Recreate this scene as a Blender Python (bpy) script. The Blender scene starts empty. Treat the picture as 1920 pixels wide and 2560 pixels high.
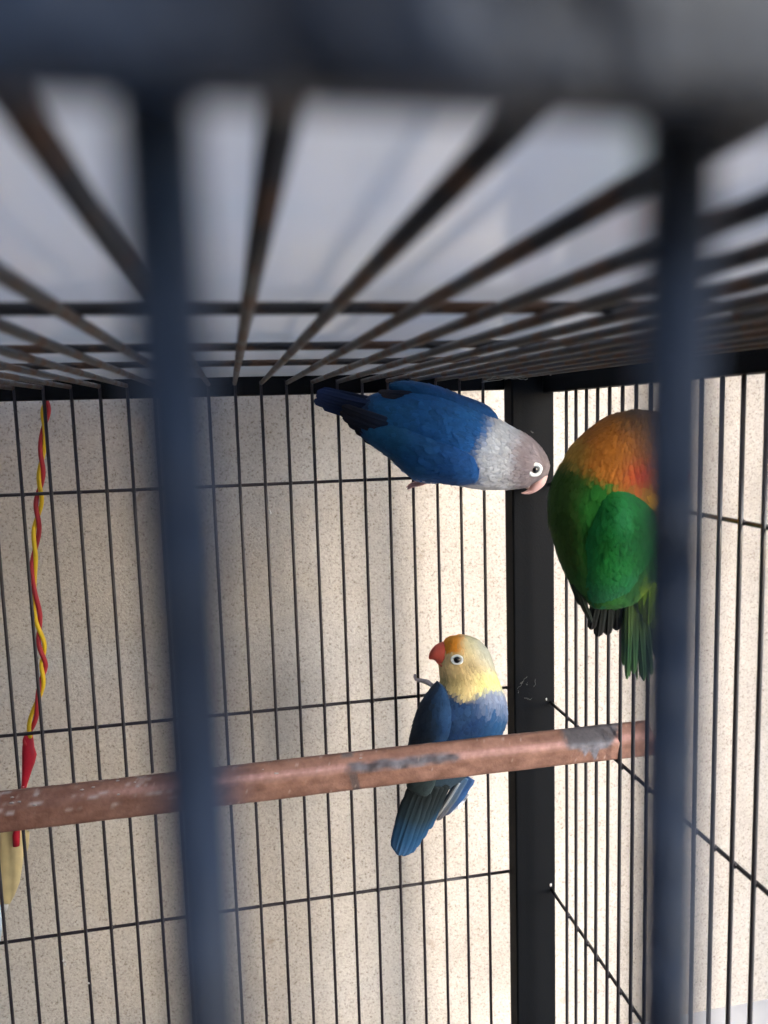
import bpy, bmesh, math, random
from mathutils import Vector, Matrix, noise
from mathutils.bvhtree import BVHTree
random.seed(7)
R_ = random.random
S = bpy.context.scene
COL = S.collection

# ---------------------------------------------------------------- units
# every shape below is given in centimetres, cage aligned: X right along the back panel,
# Y away from the viewer, Z up from the lens height; the floor lies 55.5 cm below the lens.
ZF = 55.5
def V(x, y, z): return Vector((x*.01, y*.01, (z+ZF)*.01))

# ---------------------------------------------------------------- camera
YAW, PITCH, ROLL, FPX = -0.18729, -0.119065, 0.028916, 1983.1
CAMR = Matrix.Rotation(YAW, 3, 'Z') @ Matrix.Rotation(PITCH, 3, 'X') @ Matrix.Rotation(ROLL, 3, 'Y')
cd = bpy.data.cameras.new('camera'); cam = bpy.data.objects.new('camera', cd); COL.objects.link(cam)
m4 = Matrix((CAMR.col[0], CAMR.col[2], -CAMR.col[1])).transposed().to_4x4()
m4.translation = V(0, 0, 0); cam.matrix_world = m4
cd.sensor_fit = 'VERTICAL'; cd.sensor_height = 36; cd.sensor_width = 27
cd.lens = FPX/2560*36
cd.clip_start = .002; cd.clip_end = 300
cd.dof.use_dof = True; cd.dof.focus_distance = .44; cd.dof.aperture_fstop = 14.5
S.camera = cam

# ---------------------------------------------------------------- light
SUN_EL, SUN_AZ = math.radians(22), math.radians(152)      # azimuth clockwise from +Y: from the right and a little in front
w = bpy.data.worlds.new('World'); S.world = w; w.use_nodes = True
nt = w.node_tree; bg = nt.nodes['Background']
sky = nt.nodes.new('ShaderNodeTexSky'); sky.sky_type = 'NISHITA'; sky.sun_disc = False
sky.sun_elevation = SUN_EL; sky.sun_rotation = SUN_AZ
nt.links.new(sky.outputs[0], bg.inputs[0]); bg.inputs[1].default_value = .15
sl = bpy.data.lights.new('sun', 'SUN'); so = bpy.data.objects.new('sun', sl); COL.objects.link(so)
sl.energy = .9; sl.angle = math.radians(76); sl.color = (1, 1, 1)
sdir = Vector((math.sin(SUN_AZ)*math.cos(SUN_EL), math.cos(SUN_AZ)*math.cos(SUN_EL), math.sin(SUN_EL)))
so.rotation_euler = sdir.to_track_quat('Z', 'Y').to_euler()
so.location = (3, -2, 3)
S.view_settings.view_transform = 'Standard'; S.view_settings.look = 'None'
S.view_settings.exposure = 3.2; S.view_settings.gamma = 1
S.render.engine = 'CYCLES'
S.cycles.use_denoising = True
S.cycles.max_bounces = 8

# ---------------------------------------------------------------- helpers
def ray(px, py):
    return CAMR @ Vector(((px-960)/FPX, 1, -(py-1280)/FPX))
def W(px, py, Y):                       # the point of the photograph's line of sight at depth Y (cm)
    d = ray(px, py); return d*(Y/d.y)
def proj(v):                            # cm -> photograph px
    q = CAMR.transposed() @ v; return (960+FPX*q.x/q.y, 1280-FPX*q.z/q.y)
def m(v): return V(v.x, v.y, v.z)       # cm vector -> metres
def lin(c):
    return tuple((((x/255)/12.92) if x/255 <= .04045 else ((x/255+.055)/1.055)**2.4) for x in c[:3])
def mix(a, b, t):
    t = max(0, min(1, t)); return tuple(x+(y-x)*t for x, y in zip(a, b))
def sstep(a, b, x):
    if a == b: return float(x > a)
    t = max(0, min(1, (x-a)/(b-a))); return t*t*(3-2*t)

def obj(name, me, mat=None, parent=None):
    if isinstance(me, bmesh.types.BMesh):
        bm = me; me = bpy.data.meshes.new(name); bm.to_mesh(me); bm.free()
    o = bpy.data.objects.new(name, me); COL.objects.link(o)
    if mat is not None and not me.materials: me.materials.append(mat)
    if parent is not None: o.parent = parent; o.matrix_parent_inverse = parent.matrix_world.inverted()
    return o
def thing(name, label, cat, loc=(0, 0, 0), group=None):
    o = bpy.data.objects.new(name, None); COL.objects.link(o)
    o.matrix_world = Matrix.Translation(V(*loc)); o.empty_display_size = .02
    tag(o, label, cat, group); return o
def tag(o, label, cat, group=None):
    o['label'] = label; o['category'] = cat
    if group: o['group'] = group
def smooth(o):
    for p in o.data.polygons: p.use_smooth = True
    return o
def box(bm, x0, x1, y0, y1, z0, z1, bev=0):
    r = bmesh.ops.create_cube(bm, size=1)
    for v in r['verts']:
        v.co = V((x0+x1)/2+v.co.x*(x1-x0), (y0+y1)/2+v.co.y*(y1-y0), (z0+z1)/2+v.co.z*(z1-z0))
    if bev:
        es = list({e for v in r['verts'] for e in v.link_edges})
        bmesh.ops.bevel(bm, geom=es, offset=bev*.01, segments=3, affect='EDGES', profile=.5)
    return bm
def tube(bm, pts, rad, n=8, cap=True):
    """pts in cm vectors, rad: number or list (cm)"""
    rings = []; up = None
    for i, p in enumerate(pts):
        a = pts[max(0, i-1)]; b = pts[min(len(pts)-1, i+1)]; t = (b-a).normalized()
        if up is None:
            up = t.orthogonal().normalized()
        up = (up - t*up.dot(t)).normalized(); s = t.cross(up)
        r = rad[i] if isinstance(rad, (list, tuple)) else rad
        rings.append([bm.verts.new(m(p+(up*math.cos(2*math.pi*k/n)+s*math.sin(2*math.pi*k/n))*r)) for k in range(n)])
    for a, b in zip(rings, rings[1:]):
        for k in range(n): bm.faces.new((a[k], a[(k+1) % n], b[(k+1) % n], b[k]))
    if cap:
        bm.faces.new(rings[0][::-1]); bm.faces.new(rings[-1])
    for f in bm.faces: f.smooth = True
    return bm

# ---------------------------------------------------------------- materials
def mat(name):
    k = bpy.data.materials.new(name); k.use_nodes = True
    return k, k.node_tree, k.node_tree.nodes['Principled BSDF']
def node(nt, t, **kw):
    n = nt.nodes.new(t)
    for a, b in kw.items():
        if a in n.inputs: n.inputs[a].default_value = b
        else: setattr(n, a, b)
    return n
def ramp(nt, fac, stops):
    r = nt.nodes.new('ShaderNodeValToRGB'); nt.links.new(fac, r.inputs[0])
    e = r.color_ramp.elements
    while len(e) < len(stops): e.new(.5)
    for q, (p, c) in zip(e, stops): q.position = p; q.color = (*c, 1) if len(c) == 3 else c
    return r.outputs[0]
def noise_tex(nt, vec, scale, detail=4, rough=.55):
    n = node(nt, 'ShaderNodeTexNoise', Scale=scale, Detail=detail, Roughness=rough)
    nt.links.new(vec, n.inputs['Vector']); return n.outputs['Fac']
def bump(nt, b, h, strength, dist):
    n = node(nt, 'ShaderNodeBump', Strength=strength, Distance=dist)
    nt.links.new(h, n.inputs['Height']); nt.links.new(n.outputs[0], b.inputs['Normal'])
def coords(nt, which='Object'):
    return nt.nodes.new('ShaderNodeTexCoord').outputs[which]
def geopos(nt): return nt.nodes.new('ShaderNodeNewGeometry').outputs['Position']

def mat_paint(name, base, rust, amount, rough=.42, scale=130, spec=.5):
    k, nt, b = mat(name); g = geopos(nt)
    f = noise_tex(nt, g, scale, 5, .6)
    c = ramp(nt, f, [(amount, base), (amount+.08, rust), (1, tuple(x*.8 for x in rust))])
    nt.links.new(c, b.inputs['Base Color'])
    rr = ramp(nt, f, [(amount, (rough,)*3), (amount+.1, (.8,)*3)]); nt.links.new(rr, b.inputs['Roughness'])
    b.inputs['Specular IOR Level'].default_value = spec
    bump(nt, b, noise_tex(nt, g, 900, 3), .25, .0004)
    return k
M_BAR = mat_paint('black bar paint', (.015, .012, .018), (.05, .04, .04), .68)
M_SIDE = mat_paint('black side bar paint', (.022, .021, .026), (.05, .045, .045), .7, .3)
M_ROOF = mat_paint('weathered roof bar paint', (.014, .013, .015), (.075, .038, .021), .50, .55, 75)
M_FRAME = mat_paint('black frame paint', (.005, .006, .008), (.012, .012, .014), .74, .6, 60, .06)

k, nt, b = mat('sky tinted black enamel'); g = geopos(nt); M_FRONT = k
f = noise_tex(nt, g, 110, 4, .6)
nt.links.new(ramp(nt, f, [(.38, (.004, .007, .014)), (.64, (.014, .027, .056))]), b.inputs['Base Color'])  # blue sky reflection painted into the base colour as mottling
nt.links.new(ramp(nt, noise_tex(nt, g, 170, 4), [(.3, (.32,)*3), (.7, (.6,)*3)]), b.inputs['Roughness'])
b.inputs['Specular IOR Level'].default_value = .45
bump(nt, b, f, .8, .002)

k, nt, b = mat('sprayed plaster'); M_WALL = k; g = geopos(nt)
grain = noise_tex(nt, g, 640, 3, .62)
mott = noise_tex(nt, g, 9, 4, .6)
fine = ramp(nt, grain, [(.29, (.24, .20, .16)), (.42, (.50, .475, .452)), (.60, (.575, .55, .52)), (.76, (.67, .655, .635))])
big = ramp(nt, mott, [(.3, (.80, .78, .76)), (.55, (.96, .95, .94)), (.7, (1, 1, 1))])
mx = node(nt, 'ShaderNodeMix', data_type='RGBA', blend_type='MULTIPLY'); mx.inputs[0].default_value = 1
nt.links.new(fine, mx.inputs[6]); nt.links.new(big, mx.inputs[7])
sp = noise_tex(nt, g, 38, 3, .5)
mx2 = node(nt, 'ShaderNodeMix', data_type='RGBA'); nt.links.new(ramp(nt, sp, [(.70, (0,)*3), (.76, (.5,)*3)]), mx2.inputs[0])
nt.links.new(mx.outputs[2], mx2.inputs[6]); mx2.inputs[7].default_value = (.30, .23, .17, 1)
nt.links.new(mx2.outputs[2], b.inputs['Base Color'])
b.inputs['Roughness'].default_value = .9; b.inputs['Specular IOR Level'].default_value = .2
bump(nt, b, grain, .7, .0009)

k, nt, b = mat('pale floor tile'); M_FLOOR = k; g = geopos(nt)
nt.links.new(ramp(nt, noise_tex(nt, g, 14, 4), [(.3, (.62, .63, .66)), (.7, (.74, .75, .78))]), b.inputs['Base Color'])
b.inputs['Roughness'].default_value = .35

k, nt, b = mat('milky plastic'); M_SHEET = k; g = geopos(nt); nt.nodes.remove(b)
out = nt.nodes['Material Output']
d1 = node(nt, 'ShaderNodeBsdfDiffuse'); t1 = node(nt, 'ShaderNodeBsdfTranslucent'); gl = node(nt, 'ShaderNodeBsdfGlossy', Roughness=.16)
cc = ramp(nt, noise_tex(nt, g, 16, 4), [(.28, (.76, .84, .91)), (.5, (.87, .90, .96)), (.74, (.92, .93, .94))])
nt.links.new(cc, d1.inputs[0]); nt.links.new(cc, t1.inputs[0])
a1 = node(nt, 'ShaderNodeMixShader'); a1.inputs[0].default_value = .85
nt.links.new(d1.outputs[0], a1.inputs[1]); nt.links.new(t1.outputs[0], a1.inputs[2])
fr = node(nt, 'ShaderNodeFresnel'); fr.inputs[0].default_value = 1.45
a2 = node(nt, 'ShaderNodeMixShader'); nt.links.new(fr.outputs[0], a2.inputs[0])
nt.links.new(a1.outputs[0], a2.inputs[1]); nt.links.new(gl.outputs[0], a2.inputs[2]); nt.links.new(a2.outputs[0], out.inputs[0])

def mat_attr(name, rough=.75, spec=.3, streak=0, bscale=500, bs=.3, sheen=0):
    k, nt, b = mat(name)
    a = node(nt, 'ShaderNodeAttribute', attribute_name='Col')
    g = geopos(nt); f = noise_tex(nt, g, bscale, 3)
    mxx = node(nt, 'ShaderNodeMix', data_type='RGBA', blend_type='MULTIPLY'); mxx.inputs[0].default_value = 1
    nt.links.new(a.outputs[0], mxx.inputs[6]); nt.links.new(ramp(nt, f, [(.3, (1-streak,)*3), (.7, (1+0*streak,)*3)]), mxx.inputs[7])
    nt.links.new(mxx.outputs[2], b.inputs['Base Color'])
    b.inputs['Roughness'].default_value = rough; b.inputs['Specular IOR Level'].default_value = spec
    b.inputs['Sheen Weight'].default_value = sheen; b.inputs['Sheen Roughness'].default_value = .5
    bump(nt, b, f, bs, .0005)
    return k
M_FEATHER = mat_attr('plumage', .8, .15, .12, 700, .1, .03)
M_PERCH = mat_attr('worn painted wood', .7, .25, .22, 420, .9)

def mat_plain(name, c, rough=.5, spec=.5, var=.15, sc=300, bs=.2):
    k, nt, b = mat(name); g = geopos(nt); f = noise_tex(nt, g, sc, 3)
    nt.links.new(ramp(nt, f, [(.3, tuple(x*(1-var) for x in c)), (.7, tuple(min(1, x*(1+var)) for x in c))]), b.inputs['Base Color'])
    b.inputs['Roughness'].default_value = rough; b.inputs['Specular IOR Level'].default_value = spec
    bump(nt, b, f, bs, .0004)
    return k
M_BEAKP = mat_plain('pale pink beak', lin((212, 172, 168)), .35, .45, .06, 120, .05)
M_BEAKR = mat_plain('red beak', lin((186, 84, 72)), .5, .4, .15, 120, .05)
M_RING = mat_plain('white eye ring', lin((226, 236, 240)), .55, .3, .04)
M_IRIS = mat_plain('grey iris', lin((96, 96, 100)), .15, .5, .1)
M_PUPIL = mat_plain('black pupil', (.004, .004, .006), .05, .6, 0)
M_FOOT = mat_plain('pale pink skin', lin((190, 150, 150)), .6, .3, .15, 500)
M_TOE = mat_plain('pale grey skin', lin((196, 190, 196)), .6, .3, .15, 500)
M_CLAW = mat_plain('horn', lin((150, 130, 125)), .4)
M_RED = mat_plain('red plastic', lin((170, 36, 48)), .6, .5, .12, 200)
M_YEL = mat_plain('yellow plastic', lin((222, 186, 24)), .6, .5, .08, 200)
M_TAPE = mat_plain('red tape', lin((178, 28, 50)), .5, .4, .15, 150)
M_STRAW = mat_plain('pale straw', lin((200, 184, 140)), .6, .3, .12, 90)
M_WHITE = mat_plain('dried white droppings', (.5, .51, .52), .85, .2, .1)
M_PALEBLUE = mat_plain('pale blue plastic', lin((190, 208, 226)), .5)

# ---------------------------------------------------------------- setting
D = 47.39                       # back panel
WALL = 61
bm = bmesh.new(); box(bm, -260, 320, WALL, WALL+16, -ZF-2, 230)
house_wall = obj('house_wall', bm, M_WALL); tag(house_wall, 'beige rough plaster wall close behind the cage', 'wall')
bm = bmesh.new(); box(bm, -800, 900, -900, WALL+2, -ZF-6, -ZF)
fl = obj('floor', bm, M_FLOOR); fl['kind'] = 'structure'
# unseen blockers added to shape the light: sides, pier, top and front
M_PLAIN = mat_plain('dull light blocker', (.19, .165, .14), .9, .2)
bm = bmesh.new(); box(bm, -64, -52, -70, WALL-.5, -ZF, 225)
o = obj('light_blocker_side', bm, M_PLAIN); o['kind'] = 'structure'
bm = bmesh.new(); box(bm, 64, 76, 25, WALL-.5, -ZF, 61.6)
o = obj('light_blocker_side', bm, M_PLAIN); o['kind'] = 'structure'
bm = bmesh.new(); box(bm, 62, 74, -34, -12, -ZF, 61.6)
o = obj('light_blocker_pier', bm, M_PLAIN); o['kind'] = 'structure'
bm = bmesh.new(); box(bm, -64, -26, -85, WALL-.3, 62, 74)
box(bm, 24, 220, -28, WALL-.3, 62, 74)
o = obj('light_blocker_top', bm, M_PLAIN); o['kind'] = 'structure'
bm = bmesh.new(); box(bm, -51.7, 46, -52, -42, -ZF, 61.7)
o = obj('light_blocker_front', bm, M_PLAIN); o['kind'] = 'structure'

# ---------------------------------------------------------------- cage
X0, PITCHX, RB = -11.623, 1.5, .098
XS = 18.963                     # right panel
XL = X0-6*1.5                   # left end of the cage, outside the picture
YF = 2.5                        # front panel
ZB = -46.5
Z1, Z2, Z3 = -3.763, -17.70, -30.42
def roofz(y): return 1.78+.008*y
cage = thing('bird_cage', 'black wire bird cage with rusty roof bars, seen from just inside its front', 'bird cage', (0, 25, -ZF))

def cyl_mesh(name, r, n=10, segs=6, wob=0):
    """unit-length bar along +Z; kept cheap and shared between alike bars"""
    bm = bmesh.new(); rings = []
    for i in range(segs+1):
        t = i/segs
        rings.append([bm.verts.new((r*.01*math.cos(2*math.pi*k/n), r*.01*math.sin(2*math.pi*k/n), t)) for k in range(n)])
    for a, b in zip(rings, rings[1:]):
        for q in range(n): bm.faces.new((a[q], a[(q+1) % n], b[(q+1) % n], b[q])).smooth = True
    bm.faces.new(rings[0][::-1]); bm.faces.new(rings[-1])
    me = bpy.data.meshes.new(name); bm.to_mesh(me); bm.free(); return me
def bar(name, me, mt, a, b_, parent=None):
    if not me.materials: me.materials.append(mt)
    A, B = m(a), m(b_); d = B-A
    o = bpy.data.objects.new(name, me); COL.objects.link(o)
    mw = d.to_track_quat('Z', 'Y').to_matrix().to_4x4(); mw = Matrix.Translation(A) @ mw @ Matrix.Diagonal((1, 1, d.length, 1))
    o.parent = parent or cage; o.matrix_world = mw
    o.matrix_parent_inverse = (parent or cage).matrix_world.inverted(); o.matrix_basis = mw
    return o
def jit(s=.03): return random.uniform(-s, s)
ME_BACK = cyl_mesh('wire_bar', RB); ME_SIDE = cyl_mesh('wire_bar', RB); ME_ROOF = cyl_mesh('roof_bar', .125); ME_FR = cyl_mesh('wire_bar', .128, 24)
ME_X = cyl_mesh('cross_bar', .10); ME_RX = cyl_mesh('roof_cross_bar', .13); ME_XS = cyl_mesh('cross_bar', .10)
Vc = lambda x, y, z: Vector((x, y, z))
ncol = range(-5, 21)
for i in range(-5, 20):         # back panel
    x = X0+i*PITCHX
    bar('wire_bar', ME_BACK, M_BAR, Vc(x+jit(.02), D, ZB+.1), Vc(x+jit(.03), D, 2.3))
for z in (Z1, Z2, Z3, -42.5):
    bar('cross_bar', ME_X, M_BAR, Vc(XL, D+.17, z+jit()), Vc(XS-.9, D+.17, z+jit()))
NS = 30
for j in range(NS):             # right panel
    y = D-4.31-j*1.344
    if y < YF+.7: break
    bar('wire_bar', ME_SIDE, M_SIDE, Vc(XS+jit(.02), y+jit(.03), ZB+.1), Vc(XS+jit(.02), y+jit(.03), 2.0))
for z in (Z1, Z2, Z3, -42.5):
    bar('cross_bar', ME_XS, M_SIDE, Vc(XS+.18, D-.9, z-.655), Vc(XS+.18, YF, z-.655))
for i in range(-5, 20):         # roof
    x = X0+i*PITCHX
    bar('roof_bar', ME_ROOF, M_ROOF, Vc(x+jit(.04), YF+.4, roofz(YF)), Vc(x+jit(.03), D-.35, roofz(D)))
for y in (15.8, 24.6, 32.4):
    bar('roof_cross_bar', ME_RX, M_ROOF, Vc(XL, y, roofz(y)+.24), Vc(XS, y, roofz(y)+.24))
for i in range(-12, 13):        # front
    x = -.17+i*1.728; ytop = YF+.1
    if XL+.6 < x < XS-.6:
        bar('wire_bar', ME_FR, M_FRONT, Vc(x-.01, ytop, ZB+.1), Vc(x, ytop, 1.6))
for z in (-17.7, -30.4):
    bar('cross_bar', ME_X, M_FRONT, Vc(XL, YF-.18, z), Vc(XS, YF-.18, z))

def part_box(name, mt, *a, bev=.1):
    return smooth_flat(obj(name, box(bmesh.new(), *a, bev=bev), mt, cage))
def smooth_flat(o): return o
part_box('top_rail', M_FRONT, XL+1.2, XS-1.2, YF-.3, YF-.02, .885, 2.0, bev=.07)
part_box('top_rail', M_FRAME, XL+1.2, 17.2, D-.05, D+.95, 1.47, 2.6, bev=.08)
part_box('top_rail', M_FRAME, XS-.3, XS+.8, YF+.6, 45.9, 1.2, 2.5, bev=.08)
part_box('top_rail', M_FRAME, XL-.8, XL+.3, YF+.6, D-.6, 1.2, 2.5, bev=.08)
part_box('corner_post', M_FRAME, 16.75, 19.45, 45.95, 47.3, -ZF, 2.62, bev=.12)
part_box('corner_post', M_FRAME, XL-1.2, XL+1.2, D-.6, D+1.8, -ZF, 2.62, bev=.12)
part_box('corner_post', M_FRONT, XL-1.2, XL+1.2, YF-.6, YF+.6, -ZF, 2.05, bev=.12)
part_box('corner_post', M_FRONT, XS-1.2, XS+1.2, YF-.6, YF+.6, -ZF, 2.05, bev=.12)
for a in ((XL+1.2, 17.0, D-.4, D+.6), (XL+1.2, XS-1.2, YF-.5, YF+.5)):
    part_box('bottom_rail', M_FRAME, *a, ZB-1, ZB, bev=.08)
for x in (XL, XS):
    part_box('bottom_rail', M_FRAME, x-.5, x+.5, YF+.6, 45.9, ZB-1, ZB, bev=.08)
part_box('floor_tray', M_FRAME, XL+.6, XS-.6, YF+.6, D-.5, ZB-.8, ZB-.3, bev=.05)

# weld beads where the wires cross
bm = bmesh.new()
def bead(c, ax):
    r0 = bmesh.ops.create_icosphere(bm, subdivisions=1, radius=1); k_ = random.uniform(.8, 1.25)
    for v in r0['verts']: v.co = m(c+Vector((v.co.x*(.10 if ax else .15), v.co.y*(.15 if ax else .10), v.co.z*.15))*k_)
for z in (Z1, Z2, Z3):
    for i in range(-5, 20): bead(Vector((X0+i*PITCHX+jit(.02), D+.09, z+jit(.03))), 0)
    for j in range(NS):
        y = D-4.31-j*1.344
        if y > YF+.7: bead(Vector((XS+.09, y, z-.655+jit(.03))), 1)
for f in bm.faces: f.smooth = True
o = obj('weld_beads', bm, M_BAR, cage); o['kind'] = 'stuff'
# droppings and down caught on the rear corner
bm = bmesh.new()
for (px, py, yy, r) in ((1377, 2212, 45.95, .10), (1366, 1748, 45.95, .07), (1350, 2330, 45.97, .03), (1384, 2235, 45.95, .06),
                        (676, 1282, D-.1, .09), (674, 1276, D-.1, .06), (162, 2412, D-.1, .10), (158, 2402, D-.1, .07),
                        (222, 2458, D-.1, .06), (268, 2280, D-.1, .05), (1078, 2218, D-.05, .07)):
    c = W(px, py, yy); r0 = bmesh.ops.create_icosphere(bm, subdivisions=2, radius=1)
    for v in r0['verts']:
        n_ = 1+.5*noise.noise(v.co*2+c)
        v.co = m(c+Vector((v.co.x*.8, v.co.y*.35, v.co.z*1.25))*r*n_)
for f in bm.faces: f.smooth = True
o = obj('droppings', bm, M_WHITE, cage); o['kind'] = 'stuff'
bm = bmesh.new()
def wisp(a, b_, sag, r):
    pts = []
    for i in range(9):
        t = i/8; p = a.lerp(b_, t); p = p+Vector((jit(.05), jit(.05), -sag*4*t*(1-t)+jit(.04))); pts.append(p)
    tube(bm, pts, r, 4)
for (a, b_) in (((1205, 956), (1322, 935)), ((1262, 948), (1328, 932)), ((1290, 944), (1320, 948)), ((1376, 938), (1380, 930)), ((1430, 964), (1482, 956)),
                ((1526, 952), (1530, 944)), ((1208, 954), (1240, 938)), ((1240, 945), (1285, 938)), ((1327, 1077), (1333, 1080)), ((1463, 958), (1518, 950))):
    wisp(W(*a, 44.2), W(*b_, 44.2), .05, .022)
for k_ in range(6):
    a = W(random.uniform(1288, 1345), random.uniform(1705, 1750), 45.85); wisp(a, a+Vector((jit(.5), 0, jit(.5))), .05, .007)
o = obj('cobweb_wisps', bm, mat_plain('dusty cobweb', (.22, .22, .21), .9, .1), cage); o['kind'] = 'stuff'

# sheet lying on the roof
bm = bmesh.new()
nx, ny = 30, 24; gv = {}
for s_, th in ((0, 0), (1, .14)):
    for i in range(nx+1):
        for j in range(ny+1):
            x = XL-6+(XS+1.4-XL+6)*i/nx; y = YF-.1+(WALL-.7-YF)*j/ny  # rear overhang up to the wall added to keep light out of the gap
            gv[s_, i, j] = bm.verts.new(V(x, y, roofz(max(y, 8))+.40+th+.04*noise.noise(Vector((x*.12, y*.12, 3)))))
for i in range(nx):
    for j in range(ny):
        for s_ in (0, 1):
            q = [gv[s_, i, j], gv[s_, i+1, j], gv[s_, i+1, j+1], gv[s_, i, j+1]]
            bm.faces.new(q if s_ else q[::-1]).smooth = True
for i in range(nx):
    for j in (0, ny): bm.faces.new((gv[0, i, j], gv[0, i+1, j], gv[1, i+1, j], gv[1, i, j]))
for j in range(ny):
    for i in (0, nx): bm.faces.new((gv[0, i, j], gv[0, i, j+1], gv[1, i, j+1], gv[1, i, j]))
bmesh.ops.recalc_face_normals(bm, faces=bm.faces)
o = obj('plastic_sheet', bm, M_SHEET); tag(o, 'milky white plastic sheet laid over the rusty roof bars of the cage', 'sheet')

# ---------------------------------------------------------------- perch
def perch_col(px, py, X, th):
    n1 = noise.noise(Vector((X*1.1, th*1.5, 0))); n2 = noise.noise(Vector((X*4, th*5, 5)))
    yc = 2030-.1065*px               # mid line of the rod in the photograph
    dy = py-yc
    c = mix(lin((152, 116, 103)), lin((122, 90, 78)), .5+.9*n1)
    c = mix(c, lin((120, 74, 64)), .45*sstep(500, 0, px)*(.6+.6*n1+.3*n2))
    # rubbed ridge, with a pinkish highlight painted into the colour
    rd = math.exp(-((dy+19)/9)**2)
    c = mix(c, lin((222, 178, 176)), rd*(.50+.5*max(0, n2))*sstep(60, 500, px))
    # grey bare wood patches
    e = 9*n2
    if 845 < px < 1160:
        a = sstep(17, 8, abs(dy+16+7*noise.noise(Vector((X*1.3, 3, 9)))+e*.15)+max(0, (px-1100))*.10)*sstep(855, 885, px+e)*sstep(1160, 1135, px+e)
        c = mix(c, mix(lin((66, 62, 68)), lin((128, 128, 140)), .45+.9*noise.noise(Vector((X*1.6, th*2.2, 17)))+.25*n2), a)
    if 840 < px < 930: c = mix(c, lin((92, 80, 80)), sstep(13, 7, abs(px-(882+.25*dy)))*sstep(-10, 2, dy))
    if 840 < px < 900: c = mix(c, lin((110, 100, 100)), sstep(9, 4, abs(dy+50))*sstep(20, 10, abs(px-868)))
    if 1395 < px < 1560:
        low = -5+10*sstep(1420, 1480, px)-8*sstep(1490, 1540, px)
        drip = 24*math.exp(-((px-1487)/7)**2)+14*math.exp(-((px-1463)/6)**2)
        a = sstep(low+drip+3, low+drip-4, dy+e*.4)*sstep(1412, 1432, px-.35*dy+e)*sstep(1540, 1520, px+.4*dy+e)
        c = mix(c, mix(lin((84, 82, 88)), lin((140, 142, 156)), sstep(-30, 0, dy)*(.6+.6*n2)), a)
    # dried droppings on the left
    w_ = noise.noise(Vector((X*.9, th*3.4, 11)))+.5*noise.noise(Vector((X*3, th*9, 4)))
    c = mix(c, lin((196, 186, 186)), sstep(.30, .62, w_)*sstep(700, 350, px)*sstep(28, 0, dy)*.8)
    w2 = noise.noise(Vector((X*5, th*6, 31)))
    c = mix(c, lin((210, 196, 192)), sstep(.55, .66, w2)*.3)
    return c
perch_y = 37.2
NPX, NPT = 520, 40
bm = bmesh.new(); cl = bm.loops.layers.float_color.new('Col')
xa, xb = XL+.4, 21.3
grid = []; cols = {}
for i in range(NPX+1):
    x = xa+(xb-xa)*i/NPX; rowv = []
    for k_ in range(NPT):
        th = 2*math.pi*k_/NPT
        # rounded octagon, whittled a little unevenly
        oct_ = 1/math.cos(((th+.677) % (math.pi/3))-math.pi/6)
        r = 0.885*min(oct_, 1.115)
        r *= 1+.022*noise.noise(Vector((x*.35, math.cos(th)*1.3, math.sin(th)*1.3)))+.012*noise.noise(Vector((x*1.7, math.cos(th)*3, math.sin(th)*3)))
        zc = -17.36+.05*math.sin(x*.13)
        p = Vector((x, perch_y-r*math.cos(th), zc+r*math.sin(th)))
        # end split
        if x > 18.6: p.x -= .35*max(0, math.sin(th+.6))*(x-18.6)/2
        v = bm.verts.new(m(p)); rowv.append(v)
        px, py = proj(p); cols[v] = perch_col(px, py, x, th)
    grid.append(rowv)
for a, b_ in zip(grid, grid[1:]):
    for k_ in range(NPT): bm.faces.new((a[k_], b_[k_], b_[(k_+1) % NPT], a[(k_+1) % NPT])).smooth = True
bm.faces.new(grid[0]); bm.faces.new(grid[-1][::-1])
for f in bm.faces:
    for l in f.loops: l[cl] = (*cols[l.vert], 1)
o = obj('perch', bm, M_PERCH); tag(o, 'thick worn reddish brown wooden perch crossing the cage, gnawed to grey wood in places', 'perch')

perch = o
bm = bmesh.new()
for k_ in range(34):
    x = random.choice((random.uniform(-11, -1), random.uniform(-11, 1), random.uniform(0, 17))); th = random.gauss(1.15, .55); rr = .93
    c = Vector((x, perch_y-rr*math.cos(th), -17.36+rr*math.sin(th))); sz = random.uniform(.03, .09)
    r0 = bmesh.ops.create_icosphere(bm, subdivisions=2, radius=1)
    for v in r0['verts']:
        d_ = Vector((v.co.x*random.uniform(1.2, 1.5), v.co.y*.55*(.3+abs(math.sin(th))), v.co.z*.55*(.3+abs(math.cos(th)))))
        v.co = m(c+d_*sz*(1+.6*noise.noise(v.co*1.7+c)))
for f in bm.faces: f.smooth = True
o = obj('droppings', bm, mat_plain('chalky droppings', (.42, .39, .38), .9, .1), perch); o['kind'] = 'stuff'

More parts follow.
